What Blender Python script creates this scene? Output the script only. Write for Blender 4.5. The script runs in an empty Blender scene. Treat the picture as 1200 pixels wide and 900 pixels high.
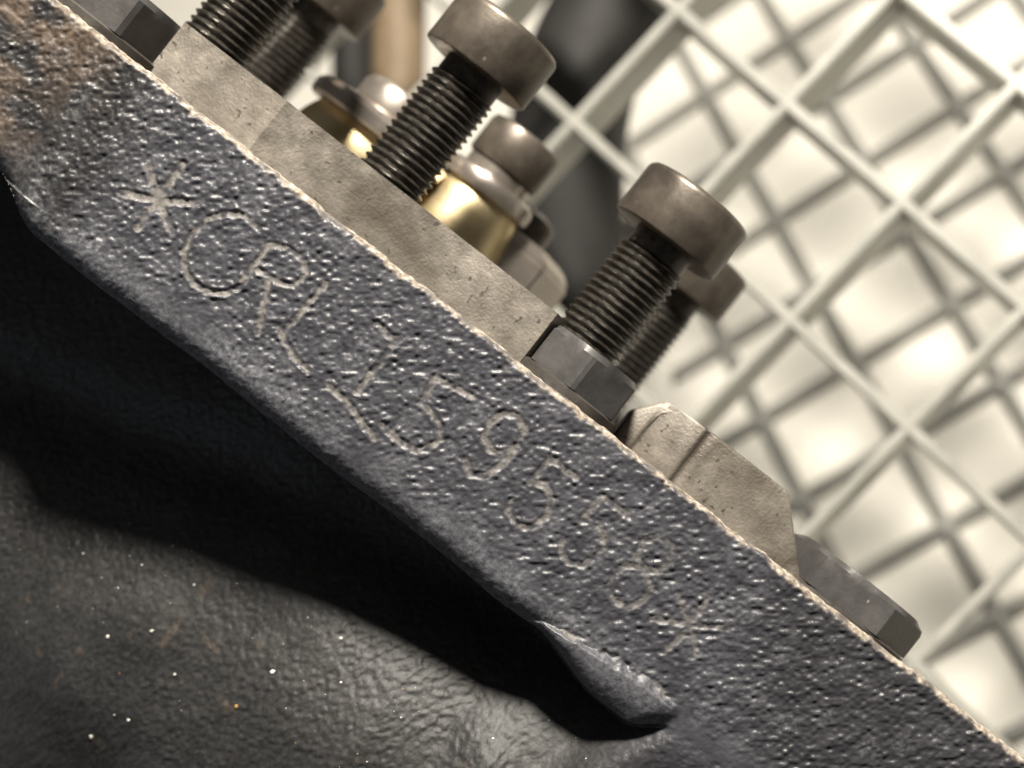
import bpy, bmesh, math, random
import numpy as np
from mathutils import Vector, Matrix

MM = 0.001
rng = np.random.default_rng(7)
random.seed(7)
scene = bpy.context.scene
COL = scene.collection

# ------------------------------------------------------------------ camera
# block frame: X along the top edge of the casting, Y away from the camera, Z along the bolts (mm)
ROLL = math.radians(38.1)
CR, SR = math.cos(ROLL), math.sin(ROLL)
RIGHT, UP, FWD = Vector((CR, 0, SR)), Vector((-SR, 0, CR)), Vector((0, 1, 0))
CAMPOS = Vector((0, -200, 0))
cam_d = bpy.data.cameras.new('camera')
cam = bpy.data.objects.new('camera', cam_d)
COL.objects.link(cam)
cam.matrix_world = Matrix(((CR, -SR, 0, 0), (0, 0, -1, -200 * MM), (SR, CR, 0, 0), (0, 0, 0, 1)))
cam_d.sensor_width = 36
cam_d.lens = 60
cam_d.clip_start = 0.01
cam_d.clip_end = 10
cam_d.dof.use_dof = True
cam_d.dof.focus_distance = 0.2
cam_d.dof.aperture_fstop = 17
scene.camera = cam


def from_cam(x, y, z):
    """camera axes (right, up, forward) in mm -> block frame in mm"""
    return CAMPOS + RIGHT * x + UP * y + FWD * z


# ------------------------------------------------------------------ light
world = bpy.data.worlds.new('World')
scene.world = world
world.use_nodes = True
bg = world.node_tree.nodes['Background']
bg.inputs[0].default_value = (0.95, 0.9, 0.84, 1)
bg.inputs[1].default_value = 0.075


def area_lamp(name, pos, target, power, size, color):
    d = bpy.data.lights.new(name, 'AREA')
    d.shape = 'DISK'
    d.size = size * MM
    d.energy = power
    d.color = color
    o = bpy.data.objects.new(name, d)
    COL.objects.link(o)
    o.location = Vector(pos) * MM
    o.rotation_euler = (Vector(target) - Vector(pos)).to_track_quat('-Z', 'Y').to_euler()
    return o


area_lamp('work_lamp', from_cam(40, 470, -90), (0, 20, 0), 11.3, 95, (1.0, 0.93, 0.82))
area_lamp('cool_lamp', from_cam(-420, -120, 60), (-20, 0, -20), 0.09, 120, (0.7, 0.83, 1.0))

vs = scene.view_settings
vs.view_transform = 'Standard'
vs.look = 'None'
vs.exposure = 0
vs.gamma = 1
scene.cycles.use_denoising = True
scene.cycles.max_bounces = 6


# ------------------------------------------------------------------ helpers
def tag(o, label=None, cat=None, group=None, kind=None):
    if label: o['label'] = label
    if cat: o['category'] = cat
    if group: o['group'] = group
    if kind: o['kind'] = kind
    return o


def empty(name, loc):
    o = bpy.data.objects.new(name, None)
    o.empty_display_size = 0.005
    COL.objects.link(o)
    o.location = Vector(loc) * MM
    return o


def link(name, bm, mat, parent=None, smooth=35, loc=(0, 0, 0)):
    bmesh.ops.recalc_face_normals(bm, faces=bm.faces[:])
    bmesh.ops.scale(bm, vec=(MM, MM, MM), verts=bm.verts[:])
    me = bpy.data.meshes.new(name)
    if smooth:
        lim = math.radians(smooth)
        for f in bm.faces: f.smooth = True
        for e in bm.edges:
            e.smooth = len(e.link_faces) != 2 or e.calc_face_angle(0) < lim
    bm.to_mesh(me)
    bm.free()
    me.materials.append(mat)
    o = bpy.data.objects.new(name, me)
    COL.objects.link(o)
    if parent: o.parent = parent
    o.location = Vector(loc) * MM
    return o


def lathe(profile, seg=64, close=True, cx=0, cy=0):
    """profile: list of (r, z) from bottom to top; capped at both ends"""
    bm = bmesh.new()
    rings = []
    for r, z in profile:
        rings.append([bm.verts.new((cx + r * math.cos(2 * math.pi * k / seg), cy + r * math.sin(2 * math.pi * k / seg), z)) for k in range(seg)])
    for a, b in zip(rings, rings[1:]):
        for k in range(seg):
            bm.faces.new((a[k], a[(k + 1) % seg], b[(k + 1) % seg], b[k]))
    if close:
        bm.faces.new(rings[0][::-1])
        bm.faces.new(rings[-1])
    return bm


def prism(pts, z0, z1, bevel=0.4, seg=2):
    bm = bmesh.new()
    lo = [bm.verts.new((x, y, z0)) for x, y in pts]
    hi = [bm.verts.new((x, y, z1)) for x, y in pts]
    n = len(pts)
    for k in range(n):
        bm.faces.new((lo[k], lo[(k + 1) % n], hi[(k + 1) % n], hi[k]))
    bm.faces.new(lo[::-1])
    bm.faces.new(hi)
    if bevel:
        bmesh.ops.bevel(bm, geom=bm.edges[:], offset=bevel, segments=seg, affect='EDGES', profile=0.6)
    return bm


def fade(t):
    return t * t * t * (t * (t * 6 - 15) + 10)


def vnoise(x, z, s, seed):
    """value noise in [-1,1], cell size s (mm)"""
    r = np.random.default_rng(seed)
    T = r.uniform(-1, 1, (512, 512))
    xs, zs = x / s + 150.3, z / s + 170.7
    i, j = np.floor(xs).astype(int), np.floor(zs).astype(int)
    fx, fz = fade(xs - i), fade(zs - j)
    i &= 511; j &= 511
    i1, j1 = (i + 1) & 511, (j + 1) & 511
    return (T[i, j] * (1 - fx) + T[i1, j] * fx) * (1 - fz) + (T[i, j1] * (1 - fx) + T[i1, j1] * fx) * fz


def sstep(a, b, x):
    t = np.clip((x - a) / (b - a), 0, 1)
    return t * t * (3 - 2 * t)


# ------------------------------------------------------------------ materials
def new_mat(name):
    m = bpy.data.materials.new(name)
    m.use_nodes = True
    nt = m.node_tree
    return m, nt, nt.nodes, nt.links, nt.nodes['Principled BSDF']


def tex_noise(nt, scale, detail=4, rough=0.55, coord='Object', dist=0.0):
    tc = nt.nodes.new('ShaderNodeTexCoord')
    n = nt.nodes.new('ShaderNodeTexNoise')
    n.inputs['Scale'].default_value = scale
    n.inputs['Detail'].default_value = detail
    n.inputs['Roughness'].default_value = rough
    n.inputs['Distortion'].default_value = dist
    nt.links.new(tc.outputs[coord], n.inputs['Vector'])
    return n.outputs['Fac']


def ramp(nt, src, stops):
    r = nt.nodes.new('ShaderNodeValToRGB')
    el = r.color_ramp.elements
    while len(el) < len(stops): el.new(0.5)
    for e, (p, c) in zip(el, stops):
        e.position = p
        e.color = c if len(c) == 4 else (*c, 1)
    nt.links.new(src, r.inputs[0])
    return r.outputs[0]


def mix(nt, fac, a, b):
    m = nt.nodes.new('ShaderNodeMix')
    m.data_type = 'RGBA'
    for sock, v in ((m.inputs[0], fac), (m.inputs[6], a), (m.inputs[7], b)):
        if hasattr(v, 'is_linked'): nt.links.new(v, sock)
        elif isinstance(v, (int, float)): sock.default_value = v
        else: sock.default_value = (*v, 1)
    return m.outputs[2]


def math_node(nt, op, a, b=None, clamp=False):
    m = nt.nodes.new('ShaderNodeMath')
    m.operation = op
    m.use_clamp = clamp
    for sock, v in ((m.inputs[0], a), (m.inputs[1], b)):
        if v is None: continue
        if hasattr(v, 'is_linked'): nt.links.new(v, sock)
        else: sock.default_value = v
    return m.outputs[0]


def bump(nt, bsdf, src, strength, dist):
    b = nt.nodes.new('ShaderNodeBump')
    b.inputs['Strength'].default_value = strength
    b.inputs['Distance'].default_value = dist
    nt.links.new(src, b.inputs['Height'])
    nt.links.new(b.outputs[0], bsdf.inputs['Normal'])


def metal_mat(name, c0, c1, rough, metallic, scale=300, bmp=0.15, spots=None, stain=None, streak=None):
    m, nt, N, L, B = new_mat(name)
    f = tex_noise(nt, scale, 6, 0.65)
    col = ramp(nt, f, [(0.3, c0), (0.7, c1)])
    if spots:
        s = tex_noise(nt, spots[0], 0.6, 0.5)
        col = mix(nt, ramp(nt, s, [(spots[1], (0, 0, 0)), (spots[1] + 0.05, (1, 1, 1))]), col, spots[2])
    if stain:
        st = tex_noise(nt, stain[0], 3, 0.6, dist=0.6)
        col = mix(nt, ramp(nt, st, [(0.42, (0, 0, 0)), (0.68, (stain[2],) * 3)]), col, stain[1])
    L.new(col, B.inputs['Base Color'])
    B.inputs['Metallic'].default_value = metallic
    r = nt.nodes.new('ShaderNodeMapRange')
    r.inputs[3].default_value = rough - 0.08
    r.inputs[4].default_value = rough + 0.1
    L.new(f, r.inputs[0])
    L.new(r.outputs[0], B.inputs['Roughness'])
    h = tex_noise(nt, scale * 6, 3, 0.6)
    if streak:
        tc = N.new('ShaderNodeTexCoord'); mp = N.new('ShaderNodeMapping')
        mp.inputs['Scale'].default_value = streak
        L.new(tc.outputs['Object'], mp.inputs[0])
        n2 = N.new('ShaderNodeTexNoise'); n2.inputs['Scale'].default_value = 1.0; n2.inputs['Detail'].default_value = 3
        L.new(mp.outputs[0], n2.inputs['Vector'])
        h = math_node(nt, 'ADD', math_node(nt, 'MULTIPLY', h, 0.9), math_node(nt, 'MULTIPLY', n2.outputs['Fac'], 0.22))
    bump(nt, B, h, bmp, 0.0002)
    return m


M_oxide = metal_mat('oxide_steel', (0.085, 0.072, 0.058), (0.17, 0.145, 0.12), 0.36, 0.55, 250, 0.12, (1100, 0.80, (0.3, 0.26, 0.22)), (110, (0.05, 0.042, 0.034), 0.7), (120, 120, 2400))
M_thread = metal_mat('thread_steel', (0.022, 0.02, 0.018), (0.1, 0.09, 0.078), 0.3, 0.6, 900, 0.3)
M_plate = metal_mat('machined_plate', (0.145, 0.13, 0.111), (0.29, 0.262, 0.225), 0.5, 0.25, 420, 0.5, (1300, 0.70, (0.085, 0.072, 0.058)), (75, (0.075, 0.062, 0.048), 0.85), (90, 90, 2600))
M_hex = metal_mat('grey_hex', (0.07, 0.067, 0.067), (0.115, 0.11, 0.108), 0.42, 0.5, 300, 0.15, (1300, 0.80, (0.3, 0.28, 0.26)))
M_dark = metal_mat('dark_washer', (0.05, 0.045, 0.04), (0.1, 0.09, 0.08), 0.5, 0.5, 400)
M_brass = metal_mat('polished_brass', (0.66, 0.53, 0.3), (0.8, 0.68, 0.44), 0.42, 1.0, 200, 0.05)
M_chrome = metal_mat('bright_steel', (0.36, 0.32, 0.28), (0.5, 0.45, 0.4), 0.3, 0.85, 200, 0.08)
M_grate = metal_mat('galvanised_steel', (0.31, 0.31, 0.28), (0.43, 0.425, 0.385), 0.33, 0.15, 120, 0.1)
M_mesh = metal_mat('grey_white_plastic', (0.24, 0.24, 0.22), (0.31, 0.305, 0.28), 0.5, 0.0, 120, 0.1)
M_sheet = metal_mat('white_sheet', (0.75, 0.73, 0.66), (0.81, 0.785, 0.715), 0.6, 0.0, 30, 0.1)
M_pipe = metal_mat('dark_rubber', (0.008, 0.0075, 0.007), (0.016, 0.015, 0.014), 0.7, 0.0, 120, 0.1)
M_brown = metal_mat('brown_hose', (0.16, 0.115, 0.07), (0.24, 0.18, 0.115), 0.5, 0.0, 120, 0.1)
M_fleck = metal_mat('pale_fleck', (0.55, 0.52, 0.47), (0.8, 0.78, 0.74), 0.5, 0.0, 900, 0.1)
M_flake = metal_mat('rusty_flake', (0.3, 0.13, 0.04), (0.5, 0.28, 0.1), 0.7, 0.0, 900, 0.2)

# painted cast iron: masks r = stamped bare metal, g = rust, b = chipped bare edge, tone g = scuffs plus painted lip highlight
M_cast, nt, N, L, B = new_mat('painted_cast_iron')
at = N.new('ShaderNodeAttribute'); at.attribute_name = 'wear'
sp = N.new('ShaderNodeSeparateColor'); L.new(at.outputs['Color'], sp.inputs[0])
at2 = N.new('ShaderNodeAttribute'); at2.attribute_name = 'tone'
sp2 = N.new('ShaderNodeSeparateColor'); L.new(at2.outputs['Color'], sp2.inputs[0])
fine = tex_noise(nt, 1400, 5, 0.65)
mid = tex_noise(nt, 260, 5, 0.6)
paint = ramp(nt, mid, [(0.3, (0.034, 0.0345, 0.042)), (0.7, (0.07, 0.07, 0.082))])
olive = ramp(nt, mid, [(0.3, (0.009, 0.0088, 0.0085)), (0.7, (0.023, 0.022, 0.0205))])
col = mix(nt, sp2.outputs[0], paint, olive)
scuff_highlight = math_node(nt, 'MULTIPLY', sp2.outputs[1], ramp(nt, fine, [(0.38, (0, 0, 0)), (0.66, (1, 1, 1))]), True)
col = mix(nt, scuff_highlight, col, (0.18, 0.185, 0.2))  # bluish grey for scuffs and for the cool lip highlight painted into the colour
rustc = ramp(nt, fine, [(0.3, (0.055, 0.04, 0.03)), (0.6, (0.14, 0.095, 0.062)), (0.75, (0.26, 0.175, 0.115))])
col = mix(nt, math_node(nt, 'MULTIPLY', sp.outputs[1], 0.9), col, rustc)
markc = ramp(nt, fine, [(0.3, (0.07, 0.066, 0.065)), (0.55, (0.2, 0.185, 0.17)), (0.75, (0.34, 0.32, 0.29))])
col = mix(nt, math_node(nt, 'MULTIPLY', sp.outputs[0], 0.85), col, markc)
edgec = ramp(nt, fine, [(0.32, (0.11, 0.085, 0.066)), (0.52, (0.31, 0.265, 0.215)), (0.7, (0.62, 0.56, 0.48))])
col = mix(nt, sp.outputs[2], col, edgec)
L.new(col, B.inputs['Base Color'])
rr = N.new('ShaderNodeMapRange')
rr.inputs[3].default_value = 0.3; rr.inputs[4].default_value = 0.52
L.new(fine, rr.inputs[0])
wearsum = math_node(nt, 'ADD', sp.outputs[0], math_node(nt, 'ADD', sp.outputs[1], sp.outputs[2], True), True)
L.new(math_node(nt, 'ADD', rr.outputs[0], math_node(nt, 'ADD', math_node(nt, 'MULTIPLY', wearsum, 0.25), math_node(nt, 'MULTIPLY', sp2.outputs[2], 0.14))), B.inputs['Roughness'])
bump(nt, B, fine, 0.35, 0.00025)


# ------------------------------------------------------------------ engine block casting
# stamped characters: strokes in photograph-like units on the casting face (0.1 mm, text frame u right / v up)
def px(x, y):
    dx, dy = x - 600, y - 450
    return ((dx * CR + dy * SR) * 0.1, (dx * SR - dy * CR) * 0.1)


def local(cx, cy, strokes, w=40, h=88):
    """strokes in a unit glyph box (0..1, 0..1) placed round a centre"""
    c = px(cx, cy)
    return [[(c[0] + (gx - 0.5) * w * 0.1, c[1] + (gy - 0.5) * h * 0.1) for gx, gy in s] for s in strokes]


def P(ox, oy, k, *strokes):
    return [[px(ox + k * a, oy + k * b) for a, b in s] for s in strokes]


G5 = [[(1, 1), (.12, 1), (.1, .56)], [(.1, .56), (.45, .66), (.85, .58), (1, .32), (.86, .08), (.5, -.02), (.12, .06), (0, .2)]]
G9 = [[(.95, .68), (.8, .48), (.5, .42), (.15, .5), (.02, .72), (.15, .93), (.5, 1.02), (.85, .93), (.97, .68), (.95, .35), (.8, .08), (.45, -.02), (.1, .08)]]
G8 = [[(.5, .54), (.15, .62), (.1, .82), (.3, .99), (.7, .99), (.9, .82), (.85, .62), (.5, .54)],
      [(.5, .54), (.1, .42), (0, .22), (.2, .02), (.5, -.03), (.8, .02), (1, .22), (.9, .42), (.5, .54)]]
K3 = 1 / 3
GLYPHS = [
    ('asterisk', 'asterisk stamp before the first letter', 1.0, P(100, 160, K3, [(255, 225), (225, 110)], [(255, 225), (345, 95)], [(255, 225), (125, 195)], [(255, 225), (395, 232)], [(255, 225), (185, 320)], [(255, 225), (308, 338)])),
    ('letter', 'stamped letter C', 0.85, P(100, 160, K3, [(605, 318), (560, 280), (500, 268), (430, 290), (375, 340), (347, 400), (350, 465), (380, 515), (430, 545), (490, 552), (540, 530)])),
    ('letter', 'stamped letter R', 0.82, P(100, 160, K3, [(650, 378), (530, 535)], [(650, 378), (715, 395), (770, 435), (778, 485), (735, 525), (680, 512), (610, 470)], [(645, 505), (610, 690)])),
    ('letter', 'stamped letter L', 0.82, P(100, 160, K3, [(845, 515), (690, 695)], [(690, 695), (740, 782), (785, 825)])),
    ('digit', 'stamped digit 1', 0.92, P(360, 340, .25, [(330, 155), (415, 238)], [(425, 228), (235, 475)], [(105, 450), (200, 540), (310, 690)])),
    ('digit', 'stamped digit 5 beside the 1', 0.92, P(360, 340, .25, [(600, 408), (775, 498)], [(600, 408), (535, 525)], [(535, 525), (590, 580), (628, 645), (618, 700), (570, 740), (505, 752), (430, 705), (355, 632)])),
    ('digit', 'stamped digit 9', 0.92, local(580, 522, G9, 44, 84)),
    ('digit', 'stamped digit 5 beside the 9', 0.92, local(632, 580, G5, 44, 86)),
    ('digit', 'stamped digit 5 before the 8', 0.92, local(693, 624, G5, 44, 84)),
    ('digit', 'stamped digit 8', 0.92, local(752, 668, G8, 48, 90)),
    ('asterisk', 'asterisk stamp after the last digit', 0.85, P(540, 500, .3, [(900, 775), (850, 650)], [(900, 775), (965, 665)], [(900, 775), (750, 748)], [(900, 775), (1040, 785)], [(900, 775), (815, 865)], [(900, 775), (925, 885)])),
]

EDGE = 2.4
LIP = -20.9
xs = np.concatenate([np.arange(-105, -72, 0.6), np.arange(-72, 76, 0.185), np.arange(76, 100, 0.6)])
zs = np.concatenate([np.arange(-112, -66, 0.7), np.arange(-66, -24, 0.26), np.arange(-24, -17.5, 0.13), np.arange(-17.5, EDGE + 0.9, 0.17)])
X, Z = np.meshgrid(xs, zs, indexing='ij')

# pad lower lip with a rounded end at the right
lip = LIP + 0.25 * vnoise(X, Z * 0, 9, 3) + 3.4 * sstep(-55.0, -64.5, X) + 0.035 * np.clip(X - 15, 0, 6) - 2.3 * sstep(19, 31, X) + 2.8 * sstep(33.5, 39.5, X) ** 2
# recess under the pad: fades out to the right and runs deeper to the left
endx = 40.2
rec = sstep(endx + 1.0, endx - 5.5, X - 0.35 * (Z - LIP))
below = lip - Z                       # mm under the lip
# back of the recess and the swelling lower casting
deep = np.interp(X, [-84, -60, -38.6, -21, 2, 20, 33, 39, 84], [36, 33, 28, 21, 15.5, 13.0, 8.2, 4.0, 0.8])
zsh = np.interp(X, [-84, -60, -38.6, -21, 2, 20, 33, 40, 84], [-60, -54, -48, -41, -35.2, -32.2, -27, -25, -25])
q = zsh - Z                            # mm below the lower swelling's shoulder
amp = np.interp(X, [-84, -38, -10, 12, 26, 40, 84], [2.0, 2.2, 3.6, 8.0, 7.4, 2.2, 1.0])
low = deep - amp * sstep(-11, 17, q) + 0.0075 * np.maximum(q - 6, 0) ** 2 * np.interp(X, [-84, -10, 20, 84], [1.0, 1.0, 0.8, 0.3])
low += 2.0 * np.exp(-((q + 10) / 6) ** 2)
low += 0.7 * vnoise(X, Z, 19, 11) + 0.22 * vnoise(X, Z, 8, 12)
low -= 1.2 * np.exp(-(((X + 22) / 13) ** 2 + ((Z + 66) / 7) ** 2))
# a soft fold running down at the right of the lower casting
low -= 0.9 * np.exp(-((X - 25 + 0.55 * (Z + 37)) / 4.5) ** 2) * sstep(-31, -38, Z)
# smooth skirt of the face where there is no recess
skirt = 0.10 * np.maximum(below - 1.5, 0) ** 1.12
R0 = 3.2
round_lip = np.where(below > -R0, (np.clip(below + R0, 0, R0) / R0) ** 2.6 * 1.7, 0)
drop = sstep(0.0, 1.1, below)
Y_rec = round_lip * (1 - drop) + drop * low
Y_noR = np.maximum(skirt * 0.75, 0) + 0.12 * np.clip(low, -6, 8) * sstep(6, 22, below)
Y = rec * Y_rec + (1 - rec) * Y_noR
# the rounded smooth foot at the pad's right end
zu = np.interp(X, [18.5, 20, 28, 34, 38.6], [-21, -19.6, -18.2, -17.4, -17.6]) + 0.22 * vnoise(X, Z, 1.0, 61) + 0.12 * vnoise(X, Z, 0.45, 62)
fx = sstep(18.5, 24, X) * sstep(39.6, 36.2, X + 0.07 * (Z + 18) ** 2)
foot = fx * sstep(zu + 0.1, zu - 0.15, Z) * sstep(-23.5, -22.0, Z)
tf = np.clip((zu - Z) / np.maximum(zu - lip, 0.3), 0, 1.4)
Y += np.where(Z > lip - 0.6, -fx * (round_lip + 0.75 * sstep(0.0, 0.22, tf) - 3.2 * np.maximum(tf - 0.35, 0) ** 2.0) * (zu > Z), 0)
Y += 0.22 * fx * np.exp(-((Z - zu - 0.25) / 0.3) ** 2) * sstep(-0.4, 0.3, vnoise(X, Z, 1.3, 64))
# raised pad: the left of the face steps back
left = sstep(-59.2, -61.6, X + 0.25 * (Z + 15))
Y += left * np.where(Z > lip, 0.9, 0.2)
Y += 0.35 * sstep(-54, -62, X) * (Z > -18)

# stamped grooves
mark = np.zeros_like(X)
groove = np.zeros_like(X)
gid = np.full(X.shape, -1)
for k, (kind, lab, w, strokes) in enumerate(GLYPHS):
    best = np.full(X.shape, 99.0)
    for s in strokes:
        for (x0, z0), (x1, z1) in zip(s, s[1:]):
            sel = (X > min(x0, x1) - 2) & (X < max(x0, x1) + 2) & (Z > min(z0, z1) - 2) & (Z < max(z0, z1) + 2)
            px_, pz_ = X[sel], Z[sel]
            dx, dz = x1 - x0, z1 - z0
            t = np.clip(((px_ - x0) * dx + (pz_ - z0) * dz) / (dx * dx + dz * dz + 1e-9), 0, 1)
            d = np.hypot(px_ - x0 - t * dx, pz_ - z0 - t * dz)
            best[sel] = np.minimum(best[sel], d)
    wob = 0.12 * vnoise(X, Z, 0.8, 31) + 0.10 * vnoise(X, Z, 0.45, 32)
    m = sstep(w * 0.5 + 0.14, w * 0.5 - 0.22, best + wob)
    groove += 0.13 * m - 0.07 * np.exp(-((best - w * 0.62) / 0.22) ** 2)
    gid[(m > 0.4) & (m >= mark)] = k
    mark = np.maximum(mark, m)
# cast skin: pimples of about 1 mm, slightly drawn out, calmer towards the lip and on the foot
U = 0.80 * X + 0.60 * Z
V = -0.60 * X + 0.80 * Z
skin = 0.62 * vnoise(U / 1.25, V, 0.52, 21) + 0.34 * vnoise(U, V, 0.36, 22) + np.where(Z < lip, 0.1, 0.3) * vnoise(X, Z, 1.3, 23)
calm = np.clip(sstep(-0.2, 6.0, Z - lip - 1.6 * vnoise(X, Z, 6, 25)), 0.28, 1)
calm = np.where(Z < lip, 0.58 + 0.25 * vnoise(X, Z, 13, 26), calm)
calm *= (1 - 0.85 * foot) * (1 - 0.72 * mark * np.interp(X, [-60, -15, 15, 45], [0.85, 0.7, 0.45, 0.3]))
Y += groove * np.interp(X, [-60, -10, 20, 45], [1.0, 0.9, 0.7, 0.55])
ripple = np.where(Z < lip, 0.006 * vnoise(0.55 * X - 0.83 * Z + 1.5 * vnoise(X, Z, 7, 27), (0.83 * X + 0.55 * Z) * 0.3, 0.9, 28) * sstep(-35, 0, X), 0)
Y += -0.185 * skin * calm + ripple * sstep(-24, -30, Z)
Y += 0.05 * vnoise(X, Z, 4.5, 24)

patchy = sstep(-0.5, 0.3, 0.8 * vnoise(X, Z, 0.9, 33) + 0.7 * vnoise(X, Z, 0.45, 34) + 0.2)
mark_c = mark * (0.05 + 0.95 * patchy) * np.interp(X, [-60, -10, 20, 45], [1.0, 0.9, 0.62, 0.5])

# chipped top edge rolling back onto the deck
ez = EDGE - 0.12 + 0.22 * vnoise(X, Z * 0, 2.6, 41) + 0.16 * vnoise(X, Z * 0, 0.8, 42)
over = np.maximum(Z - (ez - 0.35), 0)
Y += over ** 1.3 * 1.0
chip = sstep(ez - 0.6, ez - 0.02, Z + 0.28 * vnoise(X, Z, 1.1, 43) + 0.16 * vnoise(X, Z, 0.45, 44))
chip *= 0.35 + 0.65 * sstep(-0.5, 0.2, vnoise(X, Z, 1.6, 45))
Zg = np.where(Z > ez, ez + 0.35 * (Z - ez), Z)

# rust at the upper left, darker olive tone below the lip and towards both ends, lip scuffs plus a painted highlight
rust = 0.75 * sstep(-58.5, -71, X + 3.0 * vnoise(X, Z, 5, 51) - 0.25 * (Z + 6)) * (Z > lip) * sstep(-0.5, 0.5, vnoise(X, Z, 2.2, 52) + 0.35)
rust += 0.5 * sstep(0.8, 0.95, vnoise(X, Z, 2.0, 53)) * sstep(-35, -45, Z) * 0.6
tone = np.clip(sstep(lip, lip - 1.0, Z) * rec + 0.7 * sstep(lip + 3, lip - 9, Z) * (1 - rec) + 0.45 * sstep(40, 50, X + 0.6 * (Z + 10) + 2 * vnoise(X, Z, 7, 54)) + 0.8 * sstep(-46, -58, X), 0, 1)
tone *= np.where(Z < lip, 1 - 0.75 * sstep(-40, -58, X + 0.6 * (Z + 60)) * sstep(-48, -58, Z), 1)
scuff_highlight_m = np.where(Z > lip - 0.2, sstep(6.5, 0.5, Z - lip + 2.2 * vnoise(X, Z, 4, 55)) * 0.7, 0.1) * sstep(41, 36, X)
scuff_highlight_m += 0.8 * np.exp(-((Z - lip - 1.0) / 1.0) ** 2) * sstep(-58, -48, X) * sstep(0, -25, X) * sstep(-0.6, 0.4, vnoise(X, Z, 1.4, 57))  # cool highlight along the left part of the lip, painted as paler colour
scuff_highlight_m += 0.35 * sstep(0.2, 0.9, vnoise(X, Z, 3, 56)) * (Z > lip)
scuff_highlight_m = np.where(foot > 0.3, 0.6, scuff_highlight_m)
bare = np.maximum(0, fx * np.exp(-((Z - zu) / 0.35) ** 2)) * sstep(-0.3, 0.4, vnoise(X, Z, 0.8, 63)) * 0.8

nx, nz = X.shape
idx = np.arange(nx * nz).reshape(nx, nz)
quads = np.stack([idx[:-1, :-1], idx[1:, :-1], idx[1:, 1:], idx[:-1, 1:]], -1).reshape(-1, 4)
g4 = np.stack([gid[:-1, :-1], gid[1:, :-1], gid[1:, 1:], gid[:-1, 1:]], -1).reshape(-1, 4)
qg = np.where((g4 >= 0).sum(1) >= 3, g4.max(1), -1)
verts = np.stack([X, Y, Zg], -1).reshape(-1, 3) * MM
one = np.ones_like(X)
wear = np.stack([np.maximum(mark_c, bare), np.clip(rust, 0, 1), np.clip(chip, 0, 1), one], -1).reshape(-1, 4)
tonea = np.stack([np.clip(tone, 0, 1), np.clip(scuff_highlight_m, 0, 1), sstep(0.5, -1.5, Z - lip) * rec, one], -1).reshape(-1, 4)
# shared vertex normals so that the stamped pieces stay seamless with the casting
dYx = np.gradient(Y, axis=0) / np.gradient(X, axis=0)
dYz = np.gradient(Y, axis=1) / np.maximum(np.gradient(Zg, axis=1), 0.02)
nrm = np.stack([dYx, -one, dYz], -1)
nrm = (nrm / np.linalg.norm(nrm, axis=-1, keepdims=True)).reshape(-1, 3)


def grid_mesh(name, q, mat):
    used = np.unique(q)
    remap = np.full(len(verts), -1)
    remap[used] = np.arange(len(used))
    q = remap[q]
    me = bpy.data.meshes.new(name)
    me.vertices.add(len(used))
    me.vertices.foreach_set('co', verts[used].astype(np.float32).ravel())
    me.loops.add(q.size)
    me.loops.foreach_set('vertex_index', q.astype(np.int32).ravel())
    me.polygons.add(len(q))
    me.polygons.foreach_set('loop_start', (np.arange(len(q)) * 4).astype(np.int32))
    me.polygons.foreach_set('loop_total', np.full(len(q), 4, np.int32))
    me.update(calc_edges=True)
    me.polygons.foreach_set('use_smooth', np.ones(len(q), bool))
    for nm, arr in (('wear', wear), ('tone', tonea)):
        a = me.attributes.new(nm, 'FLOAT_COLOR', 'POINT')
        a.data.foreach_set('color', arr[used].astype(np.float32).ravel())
    me.normals_split_custom_set_from_vertices(nrm[used].tolist())
    me.materials.append(mat)
    return me


block = empty('engine_block', (0, 0, 0))
tag(block, 'black painted cast iron engine block with a stamped code along its pad', 'engine block')
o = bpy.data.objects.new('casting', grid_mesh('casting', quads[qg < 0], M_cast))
COL.objects.link(o); o.parent = block
casting = o
for k, (kind, lab, w, s) in enumerate(GLYPHS):
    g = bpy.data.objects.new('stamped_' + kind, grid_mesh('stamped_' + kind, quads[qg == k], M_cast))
    COL.objects.link(g); g.parent = casting
    g['label'] = lab
# the deck the plates and bolts stand on, behind the rolled edge
bm = prism([(-84, 1.6), (84, 1.6), (84, 95), (-84, 95)], EDGE - 1.6, EDGE - 0.15, 0.3)
link('deck', bm, M_plate, block)


def k_at(y):
    return 0.1 * (200 + y) / 200


# ------------------------------------------------------------------ machined plates on the deck
def plate(name, prof, label, top, bot=EDGE - 0.4, endcut=None):
    bm = bmesh.new()
    n = len(prof)
    lo = [bm.verts.new((x, y, bot)) for x, y in prof]
    hi = [bm.verts.new((x - (endcut if (endcut and k in (n - 2, n - 3)) else 0), y, top)) for k, (x, y) in enumerate(prof)]
    for k in range(n):
        bm.faces.new((lo[k], lo[(k + 1) % n], hi[(k + 1) % n], hi[k]))
    bm.faces.new(lo[::-1]); bm.faces.new(hi)
    bmesh.ops.bevel(bm, geom=[e for e in bm.edges if e.calc_face_angle(0) > 0.62], offset=0.4, segments=3, affect='EDGES', profile=0.5, clamp_overlap=True)
    o = link(name, bm, M_plate, None, 30)
    tag(o, label, 'plate', 'machined plates along the deck')
    return o


k6 = k_at(7)
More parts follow.
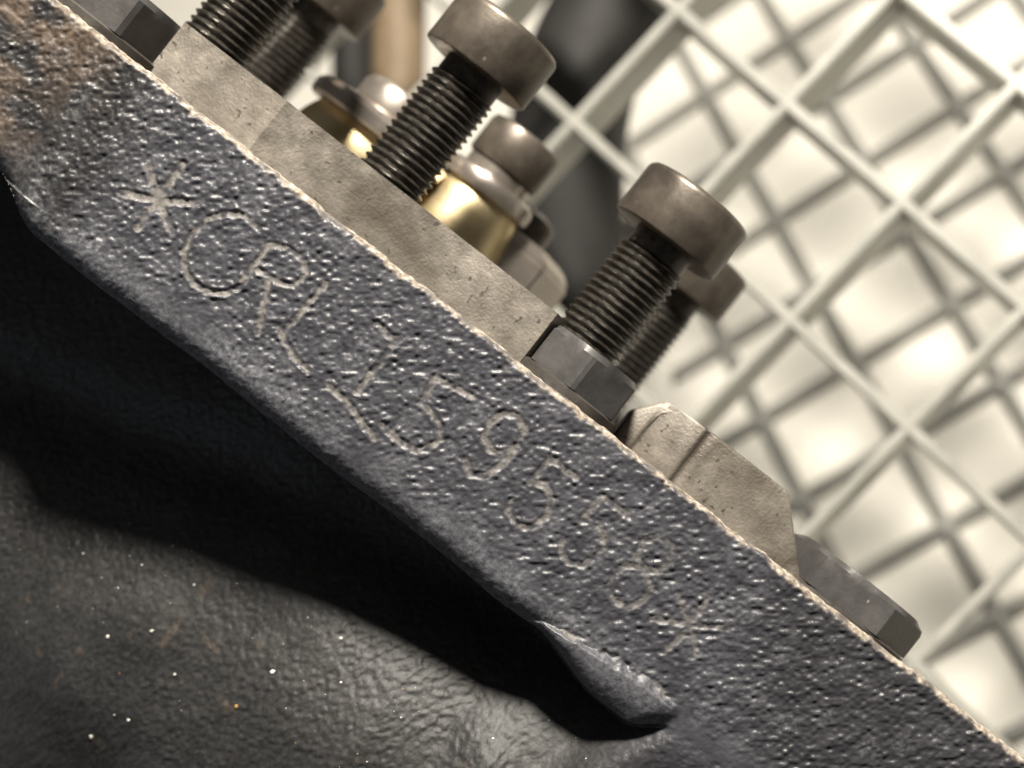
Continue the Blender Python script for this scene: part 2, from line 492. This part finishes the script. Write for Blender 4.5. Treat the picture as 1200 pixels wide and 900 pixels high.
# left plate: plan outline, front side first (shallow facets)
pl = [(-59, 9.5), (-46.8, 8.2), (-45.2, 7.5), (-42.6, 6.75), (-39.8, 7.45), (-18.5, 7.3), (-15.6, 7.95), (-12.8, 7.1), (-0.9, 7.3), (0.6, 12), (-4, 14.6), (-59, 14.6)]
plate('machined_plate', pl, 'long pale grey machined plate behind the painted edge, left of the middle hex', 98 * k_at(8))
prr = [(13.6, 14.6), (13.6, 9.6), (16.1, 8.9), (16.5, 9.4), (22.0, 7.2), (22.6, 7.75), (23.6, 7.3), (43.2, 7.0), (43.2, 14.6), (30, 14.6)]


def right_plate():
    bm = bmesh.new()
    t = 100 * k_at(8)
    n = len(prr)
    lo = [bm.verts.new((x, y, EDGE - 0.4)) for x, y in prr]
    hi = []
    for x, y in prr:
        z = t
        if x < 16.3: z = 6.6
        hi.append(bm.verts.new((x - (8.6 if x > 40 else 0), y, z)))
    for k in range(n):
        bm.faces.new((lo[k], lo[(k + 1) % n], hi[(k + 1) % n], hi[k]))
    bm.faces.new(lo[::-1])
    f = bm.faces.new(hi)
    bmesh.ops.triangulate(bm, faces=[f])
    bmesh.ops.bevel(bm, geom=[e for e in bm.edges if e.calc_face_angle(0) > 0.3], offset=0.4, segments=3, affect='EDGES', profile=0.5)
    o = link('machined_plate', bm, M_plate, None, 30)
    tag(o, 'short pale machined plate with a slanted end, right of the middle hex', 'plate', 'machined plates along the deck')


right_plate()


# ------------------------------------------------------------------ hex bolts
def hex_bolt(cx, cy, r, rot, z0, z1, label, wash=True, chamfer=0.9):
    root = empty('hex_bolt', (cx, cy, EDGE))
    tag(root, label, 'bolt', 'hex heads along the deck')
    z0 -= EDGE; z1 -= EDGE
    # hexagonal prism intersected by a cone at the top: chamfered corners
    bm = bmesh.new()
    seg = 72
    ap = r * math.cos(math.pi / 6)
    rings = []
    for lev in range(8):
        z = z0 + (z1 - z0) * lev / 7
        ring = []
        for k in range(seg):
            a = 2 * math.pi * k / seg
            h = ap / math.cos(((a - rot + math.pi / 6) % (math.pi / 3)) - math.pi / 6)
            cone = ap * 0.985 + (z1 - z) * 1.9
            rad = min(h, cone)
            ring.append(bm.verts.new((rad * math.cos(a), rad * math.sin(a), z)))
        rings.append(ring)
    for a, b in zip(rings, rings[1:]):
        for k in range(seg):
            bm.faces.new((a[k], a[(k + 1) % seg], b[(k + 1) % seg], b[k]))
    bm.faces.new(rings[0][::-1]); bm.faces.new(rings[-1])
    link('head', bm, M_hex, root, 22)
    if wash:
        link('washer', lathe([(r * 0.93, 0.0), (r * 1.0, 0.15), (r * 1.0, z0 - 0.25), (r * 0.93, z0 - 0.02)], 48), M_dark, root, 40)
    return root


hex_bolt(5.9 * 1.04 + 0.05, 8.4, 7.1, math.radians(-63), 3.9, 91 * k_at(3), 'grey hex head in the middle, in front of the right-hand cap screw pair')
hex_bolt(-67.5, 13.0, 9.6, math.radians(-93), 3.8, 92 * k_at(6), 'grey hex head cut off by the top left corner, left of the long plate')
hex_bolt(49.9, 16.0, 10.2, math.radians(-100), 3.2, 76 * k_at(8), 'grey hex head at the far right end beyond the slanted plate')


# ------------------------------------------------------------------ socket head bolts
def thread_mesh(r, z0, z1, pitch, depth):
    bm = bmesh.new()
    seg, per = 56, 8
    n = int((z1 - z0) / pitch * per)
    rings = []
    for i in range(n + 1):
        z = z0 + (z1 - z0) * i / n
        ring = []
        for k in range(seg):
            ph = (z / pitch - k / seg) % 1
            t = abs(ph * 2 - 1)
            t = min(max((t - 0.12) / 0.72, 0), 1)
            rr = r - depth * t
            a = 2 * math.pi * k / seg
            ring.append(bm.verts.new((rr * math.cos(a), rr * math.sin(a), z)))
        rings.append(ring)
    for a, b in zip(rings, rings[1:]):
        for k in range(seg):
            bm.faces.new((a[k], a[(k + 1) % seg], b[(k + 1) % seg], b[k]))
    bm.faces.new(rings[0][::-1]); bm.faces.new(rings[-1])
    return bm


def cap_head(r, h):
    """cylindrical head with rounded rim and a hexagonal socket"""
    bm = bmesh.new()
    seg = 72
    ap = r * 0.48

    def ring(f, z): return [bm.verts.new((f(2 * math.pi * k / seg) * math.cos(2 * math.pi * k / seg), f(2 * math.pi * k / seg) * math.sin(2 * math.pi * k / seg), z)) for k in range(seg)]
    c = lambda v: (lambda a: v)
    hx = lambda a: ap / math.cos((a % (math.pi / 3)) - math.pi / 6)
    prof = [(c(r * 0.5), 0), (c(r * 0.955), 0), (c(r * 0.99), 0.12), (c(r), 0.35), (c(r), h - 0.9), (c(r * 0.985), h - 0.45), (c(r * 0.945), h - 0.12), (c(r * 0.88), h), (hx, h), (hx, h * 0.4)]
    rings = [ring(f, z) for f, z in prof]
    for a, b in zip(rings, rings[1:]):
        for k in range(seg):
            bm.faces.new((a[k], a[(k + 1) % seg], b[(k + 1) % seg], b[k]))
    bm.faces.new(rings[0][::-1]); bm.faces.new(rings[-1])
    return bm


def socket_bolt(u, y, vbase, label, group, ph=0.0):
    """u: image offset of the axis, vbase: underside of the head (0.1 mm at the face plane)"""
    k = k_at(y)
    zb = vbase * k
    root = empty('socket_head_bolt', (u * k, y, EDGE))
    root.rotation_euler = (0, 0, ph)
    tag(root, label, 'bolt', group)
    link('head', cap_head(7.85, 7.6), M_oxide, root, 30, (0, 0, zb - EDGE))
    link('thread', thread_mesh(4.78, 0, zb - EDGE - 2.4, 1.06, 0.56), M_thread, root, 50)
    link('neck', lathe([(4.0, zb - EDGE - 2.7), (4.25, zb - EDGE - 2.2), (4.25, zb - EDGE + 0.3)], 40), M_thread, root, 40)
    return root


FR, RE = 'front row of socket head bolts', 'rear row of socket head bolts'
socket_bolt(-518, 20, 262, 'front socket head bolt at top left with only its thread in view', FR, 1.0)
socket_bolt(-259, 20, 259, 'tall front socket head bolt left of centre with black thread', FR, 0.3)
socket_bolt(39, 20, 239, 'front socket head bolt right of centre above the middle hex', FR, 2.1)
socket_bolt(-452, 57, 204, 'rear socket head bolt at top left with its head in view', RE, 0.7)
socket_bolt(85, 57, 203, 'rear socket head bolt half hidden behind the right front bolt', RE, 1.7)


# ------------------------------------------------------------------ brass fittings behind the plate
def fitting(u, y, label, spec):
    k = k_at(y)
    root = empty('brass_fitting', (u * k, y, EDGE))
    tag(root, label, 'fitting', 'brass fittings behind the plate')
    for name, mat, prof in spec:
        link(name, lathe([(r * k, v * k - EDGE) for r, v in prof], 64), mat, root, 35)
    return root


fitting(-163, 50, 'polished brass fitting with a dark cap behind the centre left bolt', [
    ('cap', M_oxide, [(40, 188), (46, 189), (48, 192), (48, 232), (45, 238), (38, 240)]),
    ('neck', M_chrome, [(41, 162), (43, 164), (43, 186), (40, 188)]),
    ('collar', M_chrome, [(56, 149), (61, 151), (62, 154), (62, 166), (60, 170), (54, 173), (42, 174)]),
    ('barrel', M_brass, [(60, 20), (64, 24), (64, 96), (62, 110), (59, 126), (56, 140), (52, 150)]),
])
fitting(-303, 48, 'brass fitting with a stepped pale cap, between the two left bolts', [
    ('barrel', M_brass, [(84, 20), (90, 24), (90, 94), (87, 106), (82, 118), (77, 126)]),
    ('flange', M_chrome, [(84, 125), (93, 126), (96, 130), (96, 143), (90, 150), (56, 156)]),
    ('cap', M_chrome, [(50, 156), (52, 158), (52, 178), (47, 186), (36, 189)]),
])


def hexnut():
    k = k_at(50)
    r = 98 * k
    root = empty('hex_nut', (-112 * k, 60, EDGE))
    tag(root, 'bright steel hex nut at the foot of the dark capped fitting', 'nut')
    pts = [(r * math.cos(a), r * math.sin(a)) for a in [math.radians(d + 8) for d in range(0, 360, 60)]]
    bm = bmesh.new()
    lo = [bm.verts.new((x, y, 0)) for x, y in pts]
    mi = [bm.verts.new((x, y, 132 * k - EDGE)) for x, y in pts]
    hi = [bm.verts.new((x * .8, y * .8, 147 * k - EDGE)) for x, y in pts]
    for a, b in ((lo, mi), (mi, hi)):
        for q in range(6): bm.faces.new((a[q], a[(q + 1) % 6], b[(q + 1) % 6], b[q]))
    bm.faces.new(lo[::-1]); bm.faces.new(hi)
    bmesh.ops.bevel(bm, geom=bm.edges[:], offset=0.5, segments=2, affect='EDGES')
    link('nut_body', bm, M_chrome, root, 25)
    link('collar', lathe([(40 * k, 140 * k - EDGE), (41 * k, 150 * k - EDGE), (41 * k, 172 * k - EDGE), (37 * k, 178 * k - EDGE), (20 * k, 184 * k - EDGE)], 48), M_oxide, root, 35)


hexnut()


# ------------------------------------------------------------------ gratings and sheet behind
def lattice_frame(p, RM):
    o = from_cam(*p)
    ax = [RIGHT * RM[0][c] + UP * RM[1][c] + FWD * RM[2][c] for c in range(3)]
    return o, ax


def bar(name, parent, mat, o, ax, a0, a1, b0, b1, d0, d1, bev=0.35, taper=0.0):
    bm = bmesh.new()
    vs_ = []
    for d in (d0, d1):
        tt = taper if d == d1 else 0
        s = (abs(a1 - a0) > abs(b1 - b0))
        ta, tb = (0, tt) if s else (tt, 0)
        for a, b in ((a0 + ta, b0 + tb), (a1 - ta, b0 + tb), (a1 - ta, b1 - tb), (a0 + ta, b1 - tb)):
            vs_.append(bm.verts.new(o + ax[0] * a + ax[1] * b + ax[2] * d))
    for q in ((0, 1, 2, 3), (4, 5, 6, 7), (0, 1, 5, 4), (1, 2, 6, 5), (2, 3, 7, 6), (3, 0, 4, 7)):
        bm.faces.new([vs_[i] for i in q])
    bmesh.ops.recalc_face_normals(bm, faces=bm.faces[:])
    bmesh.ops.bevel(bm, geom=bm.edges[:], offset=bev, segments=2, affect='EDGES')
    return link(name, bm, mat, parent, 40)


RU = [[0.66627, 0.68431, 0.29632], [-0.67042, 0.72368, -0.16382], [-0.32654, -0.08951, 0.94093]]
o_u, ax_u = lattice_frame((12.12, 52.55, 340.09), RU)
grate = empty('grating', o_u)
tag(grate, 'nearer pale metal grating with deep slats behind the bolts', 'grating')


def child_bar(root, *a, **k):
    b = bar(*a, **k)
    b.location = -root.location
    b.parent = root
    return b


PIT = 30.0
W = 0.95
for i in range(-2, 9):
    child_bar(grate, 'slat', None, M_grate, o_u, ax_u, i * PIT - W, i * PIT + W, -4 * PIT, 5.6 * PIT, 0.12, 13.9, taper=0.25)
for j in range(-4, 6):
    child_bar(grate, 'cross_slat', None, M_grate, o_u, ax_u, -2.6 * PIT, 8.6 * PIT, j * PIT - W * 1.15, j * PIT + W * 1.15, 0, 14, taper=0.25)

RL = [[0.309, 0.818, 0.484], [-0.765, 0.517, -0.385], [-0.565, -0.252, 0.786]]
o_l, ax_l = lattice_frame((35.36, 75.32, 535.78), RL)
mesh = empty('rib_panel', o_l)
tag(mesh, 'farther grey white grid of thin ribs lying on the pale sheet', 'grid')
PA, PB = 27.45, 30.0
for i in range(-1, 11):
    child_bar(mesh, 'rib', None, M_mesh, o_l, ax_l, i * PA - 1.5, i * PA + 1.5, -0.6 * PB, 6.5 * PB, 0.1, 2.9)
for j in range(0, 7):
    child_bar(mesh, 'cross_rib', None, M_mesh, o_l, ax_l, -1.6 * PA, 10.6 * PA, j * PB - 1.4, j * PB + 1.4, 0, 3)

bm = bmesh.new()
pts = [o_l + ax_l[0] * a + ax_l[1] * b + ax_l[2] * 4.0 for a, b in ((-330, -330), (480, -330), (480, 330), (-330, 330))]
f = bm.faces.new([bm.verts.new(p) for p in pts])
r = bmesh.ops.extrude_face_region(bm, geom=[f])
bmesh.ops.translate(bm, verts=[v for v in r['geom'] if isinstance(v, bmesh.types.BMVert)], vec=ax_l[2] * 4)
sh = link('backdrop_sheet', bm, M_sheet, None, 0)
tag(sh, kind='structure')


# ------------------------------------------------------------------ pipes between the block and the sheet
def tube(name, pts, rad, mat, label):
    bm = bmesh.new()
    ctrl = [Vector(p) for p in pts]
    path = []
    ext = [ctrl[0] * 2 - ctrl[1]] + ctrl + [ctrl[-1] * 2 - ctrl[-2]]
    for i in range(1, len(ext) - 2):
        for s in range(10):
            t = s / 10
            p0, p1, p2, p3 = ext[i - 1:i + 3]
            path.append(0.5 * ((2 * p1) + (p2 - p0) * t + (2 * p0 - 5 * p1 + 4 * p2 - p3) * t * t + (3 * p1 - p0 - 3 * p2 + p3) * t ** 3))
    path.append(ctrl[-1])
    seg = 32
    rings = []
    for i, p in enumerate(path):
        d = (path[min(i + 1, len(path) - 1)] - path[max(i - 1, 0)]).normalized()
        a = d.cross(FWD).normalized()
        b = d.cross(a)
        rings.append([bm.verts.new(p + (a * math.cos(2 * math.pi * k / seg) + b * math.sin(2 * math.pi * k / seg)) * rad) for k in range(seg)])
    for a, b in zip(rings, rings[1:]):
        for k in range(seg): bm.faces.new((a[k], a[(k + 1) % seg], b[(k + 1) % seg], b[k]))
    bm.faces.new(rings[0][::-1]); bm.faces.new(rings[-1])
    o = link(name, bm, mat, None, 60)
    tag(o, label, 'hose')
    return o


def cpx(x, y, z):
    return from_cam((x - 600) / 2000 * z, (450 - y) / 2000 * z, z)


tube('hose', [cpx(662, 560, 400), cpx(662, 330, 400), cpx(664, 170, 400), cpx(690, 60, 402), cpx(745, -40, 405), cpx(800, -180, 410)], 14.0, M_pipe, 'thick dark rubber hose bending up behind the nearer grating')
tube('hose', [cpx(410, 420, 420), cpx(412, 160, 420), cpx(412, -60, 420), cpx(412, -200, 420)], 5.0, M_pipe, 'thin dark hose at the top, left of the brown one')
tube('hose', [cpx(466, 420, 410), cpx(466, 160, 410), cpx(468, -60, 410), cpx(468, -200, 410)], 6.6, M_brown, 'brown hose at the top between two bolts')


# ------------------------------------------------------------------ loose flecks lying on the lower casting
def flecks(name, mat, n, seed, label, cat, smin, smax):
    r = np.random.default_rng(seed)
    bm = bmesh.new()
    made = 0
    while made < n:
        i = r.integers(0, nx - 1); j = r.integers(0, nz - 1)
        if rec[i, j] < 0.5 or Z[i, j] > zsh[i, j] - 0.5 or Z[i, j] < -72 or X[i, j] < -62: continue
        if r.uniform() > math.exp(-(zsh[i, j] - Z[i, j]) / 25): continue
        p = Vector(verts[idx[i, j]].tolist()) / MM
        nn = Vector(nrm[idx[i, j]].tolist())
        t = nn.orthogonal().normalized()
        b = nn.cross(t)
        s_ = smin + (smax - smin) * r.uniform() ** 3
        m = 5
        ph = r.uniform(0, 6.28)
        el = r.uniform(0.5, 1)
        ring = []
        for h in (-0.05, 0.35 * s_):
            ring.append([bm.verts.new(p + nn * h + (t * math.cos(ph + 6.283 * k / m) + b * el * math.sin(ph + 6.283 * k / m)) * s_ * (1 if h < 0 else 0.7) * r.uniform(0.75, 1.2)) for k in range(m)])
        for k in range(m): bm.faces.new((ring[0][k], ring[0][(k + 1) % m], ring[1][(k + 1) % m], ring[1][k]))
        bm.faces.new(ring[0][::-1]); bm.faces.new(ring[1])
        made += 1
    o = link(name, bm, mat, None, 0)
    tag(o, label, cat, None, 'stuff')


flecks('debris', M_fleck, 85, 5, 'pale flecks of grit scattered over the lower casting', 'debris', 0.08, 0.48)
flecks('debris', M_flake, 6, 8, 'a few rusty flakes lying on the lower casting', 'debris', 0.12, 0.5)
